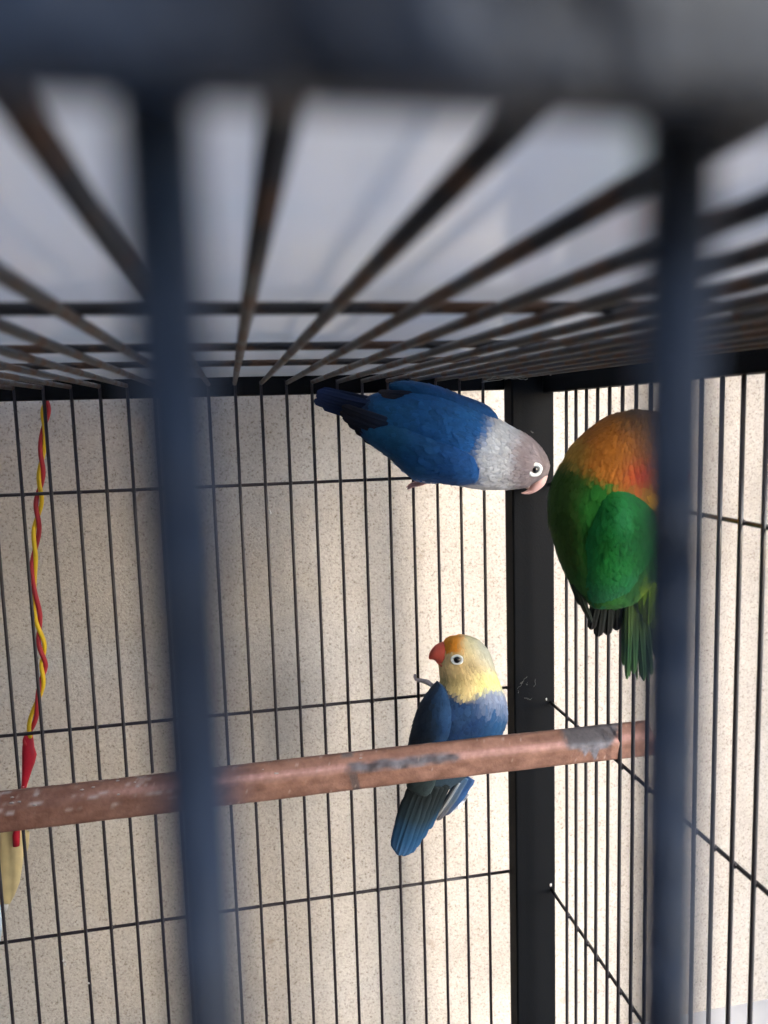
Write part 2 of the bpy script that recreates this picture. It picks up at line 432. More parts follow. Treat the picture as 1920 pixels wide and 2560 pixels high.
# ---------------------------------------------------------------- hanging toy behind the back panel
toy = thing('hanging_toy', 'twisted red and yellow wire with straw coloured tag hanging behind the back bars', 'hanging toy', (-14, 48.6, -30))
TY = 48.75
path = [(118, 985), (113, 1040), (106, 1120), (103, 1180), (96, 1270), (88, 1370), (84, 1450), (95, 1550), (108, 1640), (106, 1700), (92, 1760), (74, 1830), (64, 1862)]
pw = [W(*q, TY) for q in path]
def along(t):
    f_ = t*(len(pw)-1); i = min(int(f_), len(pw)-2); u = f_-i
    p0 = pw[max(0, i-1)]; p1 = pw[i]; p2 = pw[i+1]; p3 = pw[min(len(pw)-1, i+2)]
    return .5*((2*p1)+(p2-p0)*u+(2*p0-5*p1+4*p2-p3)*u*u+(3*p1-p0-3*p2+p3)*u**3)
for nm, ph, mt, rr in (('yellow_strand', 0, M_YEL, .125), ('red_strand', math.pi, M_RED, .135)):
    pts = []
    for i in range(150):
        t = i/149; c = along(t); a = ph+t*2*math.pi*6.4+.6*math.sin(t*19)
        rad = .125+.03*math.sin(t*23)
        pts.append(c+Vector((math.cos(a)*rad, math.sin(a)*rad, 0)))
    obj(nm, tube(bmesh.new(), pts, rr, 10), mt, toy)
# tape wrapped round the lower end
def blade(name, mt, pairs, Y, thick, parent, n=16, tw=0):
    bm = bmesh.new(); rings = []
    for (L, Rr) in pairs:
        a, b_ = W(*L, Y), W(*Rr, Y); c = (a+b_)/2; h = (b_-a)/2
        rings.append([bm.verts.new(m(c+h*math.cos(2*math.pi*k/n)+Vector((0, -1, 0))*thick*min(1, h.length/.4)*math.sin(2*math.pi*k/n))) for k in range(n)])
    for a, b_ in zip(rings, rings[1:]):
        for q in range(n): bm.faces.new((a[q], a[(q+1) % n], b_[(q+1) % n], b_[q])).smooth = True
    bm.faces.new(rings[0][::-1]); bm.faces.new(rings[-1]); bmesh.ops.recalc_face_normals(bm, faces=bm.faces)
    return obj(name, bm, mt, parent)
blade('tape_wrap', M_TAPE, [((64, 1832), (82, 1836)), ((60, 1845), (84, 1846)), ((56, 1865), (86, 1868)), ((55, 1882), (92, 1886)), ((55, 1905), (87, 1908)), ((55, 1930), (78, 1932)), ((54, 1960), (68, 1962)), ((40, 2040), (52, 2040)), ((31, 2090), (50, 2092)), ((32, 2116), (49, 2114))], TY, .28, toy)
blade('straw_tag', M_STRAW, [((4, 2060), (66, 2068)), ((-2, 2100), (60, 2108)), ((-4, 2150), (57, 2158)), ((-6, 2200), (50, 2204)), ((-4, 2235), (36, 2240)), ((2, 2262), (22, 2264))], TY+.35, .22, toy)
blade('straw_tag', M_STRAW, [((40, 2070), (74, 2080)), ((44, 2110), (72, 2116)), ((50, 2128), (66, 2132)), ((55, 2140), (60, 2142))], TY+.75, .12, toy)
blade('white_tip', M_WHITE, [((4, 2258), (22, 2260)), ((5, 2268), (20, 2270)), ((6, 2280), (14, 2282))], TY+.25, .2, toy)
blade('blue_tip', M_PALEBLUE, [((-16, 2262), (3, 2264)), ((-18, 2290), (5, 2292)), ((-18, 2330), (4, 2332)), ((-14, 2352), (1, 2354))], TY+.2, .2, toy)

# ---------------------------------------------------------------- birds
def cr(a, b, c, d, u):
    return .5*((2*b)+(c-a)*u+(2*a-5*b+4*c-d)*u*u+(3*b-a-3*c+d)*u**3)
class Loft:
    """closed body through outline pairs; rows hold the surface lines from head to tail"""
    def __init__(s, rows, n=36, sub=6, expo=1.0, seed=0, cap=.3):
        K = []
        for (L, Rr, Y, bf, bb) in rows: K.append((W(*L, Y), W(*Rr, Y), Vector((bf, bb, 0))))
        s.rows = []; N = len(K)
        for i in range(N-1):
            for q in range(sub if i < N-2 else sub+1):
                u = q/sub; ks = [K[max(0, i-1)], K[i], K[i+1], K[min(N-1, i+2)]]
                L = cr(ks[0][0], ks[1][0], ks[2][0], ks[3][0], u); Rr = cr(ks[0][1], ks[1][1], ks[2][1], ks[3][1], u); B = cr(ks[0][2], ks[1][2], ks[2][2], ks[3][2], u)
                c = (L+Rr)/2; h = (Rr-L)/2; d = -c.normalized(); d = (d-h.normalized()*d.dot(h.normalized())).normalized()
                row = []
                for k in range(n):
                    t = 2*math.pi*k/n; sn = math.sin(t)
                    p = c+h*math.cos(t)+d*(B.x if sn > 0 else B.y)*sn
                    row.append(p*(1+.0007*noise.noise(p*1.1+Vector((seed, 0, 0)))))
                s.rows.append(row)
        s.n = n
        s.c0 = sum(s.rows[0], Vector())/n; s.c1 = sum(s.rows[-1], Vector())/n
        t0 = (s.c0-sum(s.rows[2], Vector())/n).normalized(); t1 = (s.c1-sum(s.rows[-3], Vector())/n).normalized()
        r0 = min((s.rows[0][0]-s.c0).length, (s.rows[0][n//4]-s.c0).length); r1 = min((s.rows[-1][0]-s.c1).length, (s.rows[-1][n//4]-s.c1).length)
        s.t0, s.t1, s.r0, s.r1 = t0, t1, r0, r1
        pre = []
        for f_ in (.97, .8, .5):
            pre.append([s.c0+(p-s.c0)*math.sqrt(1-(f_*1)**2 if f_ < 1 else 0)+t0*r0*cap*f_ for p in s.rows[0]])
        post = []
        for f_ in (.5, .8, .97):
            post.append([s.c1+(p-s.c1)*math.sqrt(1-f_**2)+t1*r1*.5*f_ for p in s.rows[-1]])
        s.rows = pre+s.rows+post
    def mesh(s, colf):
        bm = bmesh.new(); cl = bm.loops.layers.float_color.new('Col'); g = []
        colv = {}
        for row in s.rows:
            rv = []
            for p in row:
                v = bm.verts.new(m(p)); rv.append(v); colv[v] = colf(*proj(p), 0)
            g.append(rv)
        for a, b_ in zip(g, g[1:]):
            for q in range(s.n): bm.faces.new((a[q], a[(q+1) % s.n], b_[(q+1) % s.n], b_[q])).smooth = True
        bm.faces.new(g[0][::-1]); bm.faces.new(g[-1])
        bmesh.ops.recalc_face_normals(bm, faces=bm.faces)
        for f in bm.faces:
            for l in f.loops: l[cl] = (*colv[l.vert], 1)
        return bm
    def bvh(s):
        vs = [p for r in s.rows for p in r]; fs = []; n = s.n
        for i in range(len(s.rows)-1):
            for q in range(n): fs.append((i*n+q, i*n+(q+1) % n, (i+1)*n+(q+1) % n, (i+1)*n+q))
        return BVHTree.FromPolygons(vs, fs)
    def cells(s):
        out = []; n = s.n
        for i in range(len(s.rows)-1):
            for q in range(n):
                a, b_, c, d = s.rows[i][q], s.rows[i][(q+1) % n], s.rows[i+1][(q+1) % n], s.rows[i+1][q]
                nn = (c-a).cross(d-b_); ar = nn.length/2
                if ar < 1e-6: continue
                out.append((a, b_, c, d, ar, i, q))
        return out
def feather_card(bm, cl, base, flow, nrm, L, wd, col, lift, tree):
    """a small leaf shaped feather lying on the skin: 3 columns, 5 rows, rounded tip, free end slightly raised"""
    sd = flow.cross(nrm).normalized(); rows = []
    for i, (t, ww) in enumerate(((0, .55), (.4, 1), (.75, .88), (.95, .45), (1.03, .06))):
        row = []
        for s_ in (-1, 0, 1):
            p = base+flow*(L*t)+sd*(wd*.5*ww*s_)
            q, n_, _, _ = tree.find_nearest(p)
            if n_.dot(nrm) < 0: n_ = -n_
            row.append(bm.verts.new(m(q+n_*(.004+.016*t+lift*t*t+.012*(1-abs(s_))))))
        rows.append(row)
    for i, (a, b_) in enumerate(zip(rows, rows[1:])):
        for q in (0, 1):
            f = bm.faces.new((a[q], b_[q], b_[q+1], a[q+1])); f.smooth = True
            for l in f.loops: l[cl] = (*col, 1)
def plumage(loft, colf, sizef, count, parent, name='plumage', toward_end=True, skip=None):
    bm = bmesh.new(); cl = bm.loops.layers.float_color.new('Col')
    tree = loft.bvh(); cells = loft.cells(); tot = sum(c[4] for c in cells); cum = []; acc = 0
    ctr = sum((c[0] for c in cells), Vector())/len(cells)
    import bisect
    for c in cells: acc += c[4]; cum.append(acc)
    placed = 0
    for _ in range(count):
        i = min(bisect.bisect(cum, R_()*acc), len(cells)-1); a, b_, c, d, ar, ri, q = cells[i]
        u, v = R_(), R_()
        p = (a*(1-u)+b_*u)*(1-v)+(d*(1-u)+c*u)*v
        fl_ = ((d+c)-(a+b_))
        if fl_.length < 1e-6: continue
        fl_.normalize(); nn = (c-a).cross(d-b_).normalized()
        rc = sum(loft.rows[ri], Vector())/loft.n
        if nn.dot(p-rc) < 0: nn = -nn
        px, py = proj(p)
        if skip and skip(px, py): continue
        L, wd, lift = sizef(px, py)
        fl2 = (fl_+nn.cross(fl_)*random.gauss(0, .10)).normalized()
        base = p-fl2*L*.45
        j = random.gauss(0, 1)
        cc = colf(px, py, j); cc = tuple(max(0, x*(1+.075*j)) for x in cc)
        feather_card(bm, cl, base, fl2, nn, L*random.uniform(.8, 1.15), wd*random.uniform(.85, 1.1), cc, lift*(random.uniform(.0, .5) if R_() < .88 else random.uniform(.6, 1.6)), tree)
        placed += 1
    o = obj(name, bm, M_FEATHER, parent); o['kind'] = 'stuff'; return o
def long_feather(name, parent, pts, widths, cols, face=None, curl=.10, notch=0):
    """a flight or tail feather: pts (px,py,Y), widths px, cols base..tip; two vanes with a raised shaft, 0.5 mm thick"""
    P = [W(*p) for p in pts]; sc = P[0].length/FPX
    bm = bmesh.new(); cl = bm.loops.layers.float_color.new('Col'); NN = 14; top = []; colr = []
    K = len(P)
    for i in range(NN+1):
        t = i/NN*(K-1); q = min(int(t), K-2); u = t-q
        c = cr(P[max(0, q-1)], P[q], P[q+1], P[min(K-1, q+2)], u)
        wd = widths[q]*(1-u)+widths[q+1]*u
        tt = i/NN
        if tt > .86: wd *= math.sqrt(max(0.02, 1-((tt-.86)/.145)**2))
        dq = (P[q+1]-P[q]).normalized(); nn = (face or -c.normalized()); nn = (nn-dq*nn.dot(dq)).normalized(); sd = dq.cross(nn)
        wc = wd*sc*.5
        row = []
        for s_ in (-1, -.5, -.08, 0, .08, .5, 1):
            fr_ = .02*noise.noise(Vector((i*.9, s_*3, P[0].x)))*wc*4
            h = -curl*wc*abs(s_)**1.6+(.035 if s_ == 0 else 0)
            row.append(c+sd*(wc*s_+(fr_ if abs(s_) == 1 else 0))+nn*h)
        top.append(row)
        cf = tt*(len(cols)-1); ci = min(int(cf), len(cols)-2); colr.append(mix(cols[ci], cols[ci+1], cf-ci))
    vs = [[bm.verts.new(m(p)) for p in r] for r in top]
    nn = (face or -P[0].normalized())
    bs = [[bm.verts.new(m(p-nn*.05)) for p in r] for r in top]
    cv = {}
    for i in range(NN+1):
        for a in (vs[i], bs[i]):
            for k, v in enumerate(a):
                c = colr[i]; j = 1+.10*noise.noise(Vector((i*.35, k*2.1, P[-1].z)))
                if k == 3: j *= .72
                cv[v] = tuple(x*j for x in c)
    for i in range(NN):
        for k in range(6):
            bm.faces.new((vs[i][k], vs[i+1][k], vs[i+1][k+1], vs[i][k+1])).smooth = True
            bm.faces.new((bs[i][k], bs[i][k+1], bs[i+1][k+1], bs[i+1][k])).smooth = True
        for k in (0, 6): bm.faces.new((vs[i][k], bs[i][k], bs[i+1][k], vs[i+1][k]))
    for i in (0, NN):
        for k in range(6): bm.faces.new((vs[i][k], vs[i][k+1], bs[i][k+1], bs[i][k]))
    bmesh.ops.recalc_face_normals(bm, faces=bm.faces)
    for f in bm.faces:
        for l in f.loops: l[cl] = (*cv[l.vert], 1)
    return obj(name, bm, M_FEATHER, parent)
def ball(bm, c, r, axis, flat=1, u=20, v=12):
    q = axis.to_track_quat('Z', 'Y').to_matrix()
    r0 = bmesh.ops.create_uvsphere(bm, u_segments=u, v_segments=v, radius=1)
    for x in r0['verts']: x.co = m(c+q @ Vector((x.co.x*r, x.co.y*r, x.co.z*r*flat)))
    for f in bm.faces: f.smooth = True
    return bm
def make_eye(parent, tree, px, py, rpx, irpx, purpx, squash=1.0, tilt=None):
    d = ray(px, py).normalized(); loc, nrm, _, _ = tree.ray_cast(Vector((0, 0, 0)), d)
    if nrm.dot(d) > 0: nrm = -nrm
    ax = (nrm-d*1.1).normalized(); sc = loc.length/FPX; q = ax.to_track_quat('Z', 'Y').to_matrix()
    r = rpx*sc; ri = irpx*sc
    c = loc+ax*.015
    eye = obj('eye', ball(bmesh.new(), c-ax*ri*.35, ri*1.08, ax, .8), M_IRIS, parent)
    bm = bmesh.new(); N, Mm = 36, 10; g = []
    for i in range(N):
        a = 2*math.pi*i/N; row = []
        R0 = (r+ri)/2*(1+.05*math.sin(2*a+1)+.02*math.sin(5*a)); r1 = (r-ri)/2*1.12
        for k in range(Mm):
            b_ = 2*math.pi*k/Mm
            o_ = Vector((math.cos(a)*(R0+r1*math.cos(b_)), math.sin(a)*(R0+r1*math.cos(b_))*squash, r1*.55*math.sin(b_)))
            row.append(bm.verts.new(m(c+q @ o_)))
        g.append(row)
    for i in range(N):
        for k in range(Mm): bm.faces.new((g[i][k], g[(i+1) % N][k], g[(i+1) % N][(k+1) % Mm], g[i][(k+1) % Mm])).smooth = True
    bmesh.ops.recalc_face_normals(bm, faces=bm.faces)
    obj('eye_ring', bm, M_RING, eye)
    obj('pupil', ball(bmesh.new(), c+ax*ri*.36, purpx*sc, ax, .45), M_PUPIL, eye)
    return eye
def make_beak(name, parent, rows, mt):
    lf = Loft(rows, 24, 5)
    o = smooth(obj(name, lf.mesh(lambda *a: (1, 1, 1)), mt, parent)); return o

# ---- blue bird (crop coordinates -> photograph px)
def B(x, y): return (760+x/2.592, 900+y/2.592)
blue = thing('lovebird', 'dark blue lovebird with pale grey head clinging sideways to the back bars under the roof', 'bird', (7, 44.8, -3))
BY = 44.9
rows = [(B(350, 330), B(365, 420), BY+.6, .45, .4), (B(420, 240), B(400, 470), BY+.5, .75, .5), (B(560, 190), B(520, 600), BY+.3, 1.3, 1.2), (B(700, 162), B(690, 755), BY+.1, 1.8, 1.7), (B(850, 182), B(860, 785), BY, 2.2, 2.0),
        (B(1000, 237), B(1010, 815), BY, 2.4, 2.1), (B(1130, 295), B(1150, 837), BY, 2.25, 2.0), (B(1235, 365), B(1270, 839), BY, 1.95, 1.8), (B(1335, 425), B(1365, 835), BY, 1.75, 1.6),
        (B(1432, 475), B(1432, 828), BY, 1.65, 1.5), (B(1512, 540), B(1480, 805), BY, 1.5, 1.35), (B(1568, 615), B(1530, 785), BY, 1.15, 1.1), (B(1588, 672), B(1560, 765), BY, .7, .7)]
rows = rows[::-1]
def col_blue(px, py, j):
    x, y = (px-760)*2.592, (py-900)*2.592
    w_ = noise.noise(Vector((x*.012, y*.012, 1)))
    deep = mix(lin((30, 90, 156)), lin((27, 76, 132)), .5+w_)
    deep = mix(deep, lin((24, 78, 120)), sstep(900, 450, x)*.6)
    rump = lin((28, 34, 52))
    c = mix(deep, rump, sstep(520, 380, x)*.9)
    grey = lin((166, 172, 182)); head = lin((130, 121, 126)); white = lin((204, 206, 214))
    edge = 1195-.16*(y-500)+26*noise.noise(Vector((y*.02, x*.02, 3)))+5*j
    edge += -60*math.exp(-((y-640)/130)**2)
    t = sstep(edge-62, edge+62, x)
    if y > 740 and x > 1000: t = max(t, sstep(795, 815, y)*sstep(980, 1080, x))
    g = mix(grey, head, sstep(1300, 1440, x+.18*(y-600)+60*noise.noise(Vector((x*.008, y*.008, 9)))))
    g = mix(g, lin((96, 84, 90)), .55*math.exp(-(((x-1400)/60)**2+((y-660)/90)**2)))
    g = mix(g, mix(lin((128,116,116)), g, .3), sstep(1500, 1580, x))
    g = mix(g, white, sstep(770, 830, y)*sstep(1420, 1300, x)*.8)
    g = mix(g, mix(g, lin((100, 100, 110)), .35), max(0, noise.noise(Vector((x*.02, y*.02, 7))))*1.2)
    c = mix(c, g, t)
    return c
def size_blue(px, py):
    x = (px-760)*2.592
    if x > 1400: return (.34, .17, .025)
    if x > 1060: return (.42, .23, .035)
    return (.75, .42, .04)
lb = Loft(rows, 40, 6, seed=1); tb = lb.bvh()
smooth(obj('body', lb.mesh(col_blue), M_FEATHER, blue))
plumage(lb, col_blue, size_blue, 3600, blue, skip=lambda px, py: math.hypot(px-1337.6, py-1174.3) < 21)
# wings
def wing(parent, rows, colf, sizef, count, name='wing', seed=2):
    lf = Loft(rows, 30, 5, seed=seed); wg = smooth(obj(name, lf.mesh(colf), M_FEATHER, parent))
    plumage(lf, colf, sizef, count, wg, 'covert_feathers'); return wg
def col_bwing(px, py, j):
    x, y = (px-760)*2.592, (py-900)*2.592
    w_ = noise.noise(Vector((x*.01, y*.01, 21)))
    c = mix(lin((28, 76, 134)), lin((24, 76, 116)), sstep(1000, 500, x)+.4*w_)
    c = mix(c, lin((18, 40, 78)), sstep(480, 330, x))
    return c
szw = lambda px, py: (.8, .42, .05)
wing(blue, [(B(1150, 640), B(1160, 735), BY-.9, .5, .5), (B(1105, 560), B(1115, 790), BY-.9, 1.3, 1), (B(1000, 500), B(1000, 808), BY-.9, 1.75, 1), (B(850, 450), B(860, 793), BY-.85, 1.65, 1), (B(700, 410), B(700, 762), BY-.7, 1.4, 1),
            (B(575, 390), B(600, 668), BY-.4, 1.15, .8), (B(460, 390), B(490, 588), BY, .85, .6), (B(370, 395), B(395, 515), BY+.3, .5, .4)], col_bwing, szw, 1300)
wing(blue, [(B(1225, 330), B(1255, 385), BY-.2, .4, .5), (B(1150, 279), B(1165, 400), BY-.2, .9, .8), (B(1000, 223), B(1010, 345), BY-.2, 1.15, .8), (B(870, 173), B(880, 310), BY-.2, 1.1, .8), (B(750, 146), B(765, 275), BY-.2, .95, .7), (B(640, 136), B(650, 240), BY-.2, .6, .5), (B(565, 152), B(570, 200), BY-.2, .25, .25)], col_bwing, szw, 800, seed=5)
dk, nv, bl = lin((20, 30, 50)), lin((20, 36, 68)), lin((34, 62, 112))
for i, (a, b_, wd) in enumerate((((470, 300), (84, 206), 62), ((470, 320), (78, 228), 62), ((470, 345), (92, 246), 66), ((470, 365), (64, 262), 60), ((480, 385), (120, 300), 56), ((480, 270), (112, 192), 50))):
    mid = ((a[0]+b_[0])/2, (a[1]+b_[1])/2+4)
    long_feather('tail_feather', blue, [(*B(*a), BY-.2+.1*i), (*B(*mid), BY+.3+.1*i), (*B(*b_), BY+.8+.08*i)], [wd*.35, wd*.42, wd*.36], [nv, dk if i % 2 else nv, nv, lin((36, 52, 92))])
for i, (a, b_, wd) in enumerate((((620, 430), (245, 300), 60), ((620, 450), (232, 340), 58), ((630, 480), (250, 372), 56), ((640, 520), (285, 410), 56), ((650, 560), (330, 455), 52), ((660, 600), (385, 508), 46))):
    mid = ((a[0]+b_[0])/2, (a[1]+b_[1])/2+6)
    long_feather('flight_feather', blue, [(*B(*a), BY-1.2+.1*i), (*B(*mid), BY-.75+.1*i), (*B(*b_), BY-.1+.1*i)], [wd*.5, wd*.46, wd*.34], [lin((20, 44, 80)), dk, lin((22, 24, 32))])
for i, (a, b_, wd) in enumerate((((760, 230), (480, 205), 36), ((740, 250), (500, 226), 36))):
    long_feather('flight_feather', blue, [(*B(*a), BY-1.0), (*B((a[0]+b_[0])/2, (a[1]+b_[1])/2), BY-.9), (*B(*b_), BY-.6)], [wd*.5, wd*.46, wd*.3], [dk, dk, lin((60, 62, 70))])
make_eye(blue, tb, 1337.6, 1174.3, 17.8, 9.6, 7.6)
def Bk(x, y): return (1240+x/10.37, 1090+y/10.37)
make_beak('upper_beak', blue, [(Bk(1330, 1040), Bk(930, 1180), BY, .55, .5), (Bk(1305, 1130), Bk(900, 1250), BY, .55, .5), (Bk(1262, 1240), Bk(870, 1310), BY, .5, .45), (Bk(1170, 1345), Bk(850, 1365), BY, .4, .36), (Bk(1030, 1440), Bk(845, 1385), BY, .28, .26), (Bk(880, 1500), Bk(800, 1405), BY, .17, .16), (Bk(760, 1510), Bk(730, 1445), BY, .09, .09), (Bk(665, 1490), Bk(655, 1470), BY, .03, .03)], M_BEAKP)
make_beak('lower_beak', blue, [(Bk(930, 1200), Bk(640, 1310), BY, .42, .4), (Bk(890, 1280), Bk(690, 1330), BY, .34, .32), (Bk(850, 1345), Bk(760, 1352), BY, .22, .2), (Bk(838, 1375), Bk(810, 1375), BY, .08, .08)], mat_plain('grey pink chin', lin((178, 158, 152)), .5))
def foot(parent, toes, mt, name='foot', r=.15):
    bm = bmesh.new()
    for pts in toes:
        P = [W(*p) for p in pts]; Q = []
        for i in range(len(P)-1):
            for q in range(5):
                Q.append(cr(P[max(0, i-1)], P[i], P[i+1], P[min(len(P)-1, i+2)], q/5))
        Q.append(P[-1]); n = len(Q)
        tube(bm, Q, [r*(1-.38*i/(n-1))*(1+.10*math.cos(i*2.1)) if i < n-3 else r*(.5-.2*(i-n+3)) for i in range(n)], 10)
    return obj(name, bm, mt, parent)
foot(blue, [[(*B(810, 780), BY+1.2), (*B(760, 795), BY+1.9), (*B(710, 800), BY+2.15), (*B(662, 826), BY+2.2)], [(*B(790, 790), BY+1.3), (*B(745, 806), BY+1.95), (*B(700, 818), BY+2.1), (*B(670, 838), BY+2.3)], [(*B(800, 785), BY+1.4), (*B(770, 770), BY+2.1), (*B(730, 768), BY+2.7), (*B(700, 790), BY+3.0)]], M_FOOT, r=.14)
# pale leg fluff
flr = [(B(690, 700), B(700, 770), BY+.9, .4, .5), (B(740, 740), B(750, 788), BY+.9, .5, .5), (B(800, 760), B(820, 796), BY+.9, .5, .5), (B(850, 775), B(860, 798), BY+.9, .3, .3)]
lf = Loft(flr, 20, 4); cf = lambda px, py, j: mix(lin((54, 100, 160)), lin((190, 195, 208)), sstep(1204-6*j, 1209-6*j, py))
t_ = smooth(obj('thigh', lf.mesh(cf), M_FEATHER, blue)); plumage(lf, cf, lambda *a: (.45, .25, .05), 260, t_, 'thigh_feathers')

# ---- yellow headed bird
def C(x, y): return (900+x/3.318, 1540+y/3.318)
yel = thing('lovebird', 'slate blue lovebird with yellow head and orange forehead climbing the back bars behind the perch', 'bird', (10, 44.6, -18))
CY = 44.7
rows = [(C(800, 160), C(850, 158), CY, .3, .3), (C(742, 174), C(920, 174), CY, .85, .8), (C(700, 208), C(990, 214), CY, 1.18, 1.1), (C(672, 290), C(1060, 300), CY, 1.45, 1.4), (C(660, 385), C(1093, 400), CY, 1.6, 1.5), (C(668, 470), C(1120, 490), CY, 1.65, 1.5), (C(668, 550), C(1150, 575), CY, 1.75, 1.6),
        (C(610, 625), C(1185, 665), CY, 1.95, 1.75), (C(530, 720), C(1204, 765), CY, 2.15, 1.9), (C(478, 860), C(1198, 875), CY, 2.3, 2.0), (C(436, 1000), C(1155, 1000), CY, 2.25, 2.0), (C(405, 1150), C(1070, 1150), CY+.1, 2.0, 1.8), (C(392, 1290), C(950, 1280), CY+.4, 1.5, 1.4), (C(400, 1400), C(790, 1390), CY+.8, 1.0, 1.0), (C(430, 1480), C(690, 1470), CY+1.1, .6, .6)]
def col_yel(px, py, j):
    x, y = (px-900)*3.318, (py-1540)*3.318
    n1 = noise.noise(Vector((x*.008, y*.008, 2))); n2 = noise.noise(Vector((x*.02, y*.02, 8)))
    crown = mix(lin((190, 186, 150)), lin((166, 169, 156)), sstep(850, 1020, x)); face = lin((240, 216, 160)); collar = lin((218, 214, 146)); throat = lin((206, 190, 134))
    h = mix(face, crown, sstep(-110, 190, (x-860)*.8-(y-330)*.75))
    h = mix(h, lin((130, 110, 80)), .6*math.exp(-(((x-930-(y-400)*.4)/60)**2+((y-430)/60)**2)))
    h = mix(h, throat, sstep(430, 560, y)*sstep(960, 800, x))
    h = mix(h, collar, sstep(420, 540, y)*sstep(880, 1030, x))
    h = mix(h, lin((250, 168, 62)), sstep(55, -45, x-835+.08*(y-200)+6*n2*3)*sstep(325, 295, y+6*j)*sstep(640, 690, x+ (y-200)*-.3+20))
    neck = 610+95*math.exp(-((x-880)/130)**2)+.0*x+14*n2+7*j+(-40 if x < 720 else 0)
    blue_ = mix(lin((36, 66, 112)), lin((46, 74, 108)), .5+n1)
    dark = lin((36, 50, 70))
    b_ = mix(dark, blue_, sstep(600, 800, x+80*n1))
    pale = lin((150, 160, 184))
    pl = sstep(900, 1050, x-.15*(y-700))*sstep(870, 690, y-.15*(x-1100)+60*n2)
    b_ = mix(b_, lin((42, 86, 128)), sstep(950, 1130, x)*.8)
    b_ = mix(b_, pale, pl*.75)
    b_ = mix(b_, lin((52, 72, 84)), sstep(1150, 1350, y)*.8)
    return mix(h, b_, sstep(neck-42, neck+42, y))
def size_yel(px, py):
    y = (py-1540)*3.318
    return (.34, .18, .025) if y < 430 else (.36, .2, .03) if y < 760 else (.7, .4, .045)
ly = Loft(rows, 40, 6, seed=3); ty = ly.bvh()
smooth(obj('body', ly.mesh(col_yel), M_FEATHER, yel))
ex, ey = C(806, 362)
plumage(ly, col_yel, size_yel, 3400, yel, skip=lambda px, py: math.hypot(px-ex, py-ey) < 16)
def col_ywing(px, py, j):
    x, y = (px-900)*3.318, (py-1540)*3.318
    n1 = noise.noise(Vector((x*.01, y*.008, 12)))
    c = mix(lin((38, 52, 68)), lin((36, 66, 102)), sstep(560, 700, x-.0*y+60*n1)*sstep(1250, 950, y))
    return mix(c, lin((48, 62, 66)), sstep(1000, 1300, y))
wing(yel, [(C(640, 550), C(690, 590), CY-.5, .5, .5), (C(545, 665), C(745, 700), CY-.5, 1.2, .9), (C(487, 770), C(770, 830), CY-.5, 1.6, 1), (C(450, 890), C(740, 960), CY-.5, 1.75, 1), (C(418, 1010), C(680, 1100), CY-.4, 1.6, 1), (C(398, 1150), C(640, 1250), CY-.1, 1.3, .9), (C(388, 1290), C(610, 1390), CY+.2, .9, .7), (C(392, 1410), C(560, 1490), CY+.5, .5, .5)], col_ywing, szw, 900, seed=8)
sl1, sl2, sl3 = lin((32, 40, 44)), lin((36, 54, 66)), lin((36, 78, 118))
tails = (((480, 1380), (292, 1950), 100), ((520, 1390), (318, 1985), 110), ((560, 1400), (352, 1990), 110), ((600, 1400), (390, 1972), 105), ((640, 1400), (425, 1925), 100), ((680, 1390), (480, 1850), 95), ((700, 1390), (545, 1770), 85))
for i, (a, b_, wd) in enumerate(tails):
    mid = (a[0]*.5+b_[0]*.5-12, a[1]*.5+b_[1]*.5)
    long_feather('tail_feather', yel, [(*C(*a), CY+.2-.06*i+.3*abs(i-3)*.2), (*C(*mid), CY+.9-.06*i), (*C(*b_), CY+1.5-.05*i)], [wd*.36, wd*.42, wd*.30], [sl1, sl1, sl2, sl3, mix(sl3, lin((70, 110, 160)), .6)])
for (a, b_, wd, cs) in (((900, 1330), (690, 1650), 110, [lin((60, 92, 140)), lin((58, 100, 160)), lin((96, 100, 112))]), ((860, 1330), (640, 1695), 80, [lin((74, 106, 146)), lin((86, 104, 124)), lin((112, 108, 112))]), ((820, 1380), (612, 1700), 26, [lin((150, 164, 176)), lin((150, 158, 164)), lin((140, 142, 148))])):
    mid = ((a[0]+b_[0])/2+6, (a[1]+b_[1])/2)
    long_feather('flight_feather', yel, [(*C(*a), CY+.9), (*C(*mid), CY+1.2), (*C(*b_), CY+1.5)], [wd*.33, wd*.33, wd*.16], cs)
# white fluff under the tail
lf = Loft([(C(905, 1490), C(860, 1520), CY+1.6, .25, .25), (C(880, 1500), C(850, 1560), CY+1.7, .35, .3), (C(820, 1540), C(800, 1590), CY+1.7, .3, .3), (C(760, 1590), C(750, 1615), CY+1.7, .15, .15)], 18, 4)
cf = lambda px, py, j: mix(lin((205, 216, 232)), lin((232, 236, 240)), .5+.3*j)
t_ = smooth(obj('vent_fluff', lf.mesh(cf), M_FEATHER, yel)); plumage(lf, cf, lambda *a: (.6, .16, .12), 240, t_, 'vent_feathers')
make_eye(yel, ty, ex, ey, 15.5, 8.8, 7.8, .82)
make_beak('upper_beak', yel, [(C(715, 205), C(725, 395), CY, .62, .6), (C(670, 220), C(690, 395), CY, .6, .55), (C(630, 240), C(655, 388), CY, .5, .45), (C(598, 272), C(622, 368), CY, .36, .33), (C(577, 308), C(598, 360), CY, .2, .18), (C(570, 338), C(582, 362), CY, .08, .08)], M_BEAKR)
make_beak('lower_beak', yel, [(C(700, 370), C(690, 430), CY, .4, .4), (C(660, 375), C(668, 415), CY, .32, .3), (C(630, 370), C(640, 392), CY, .15, .15)], mat_plain('orange pink beak', lin((206, 112, 84)), .5))
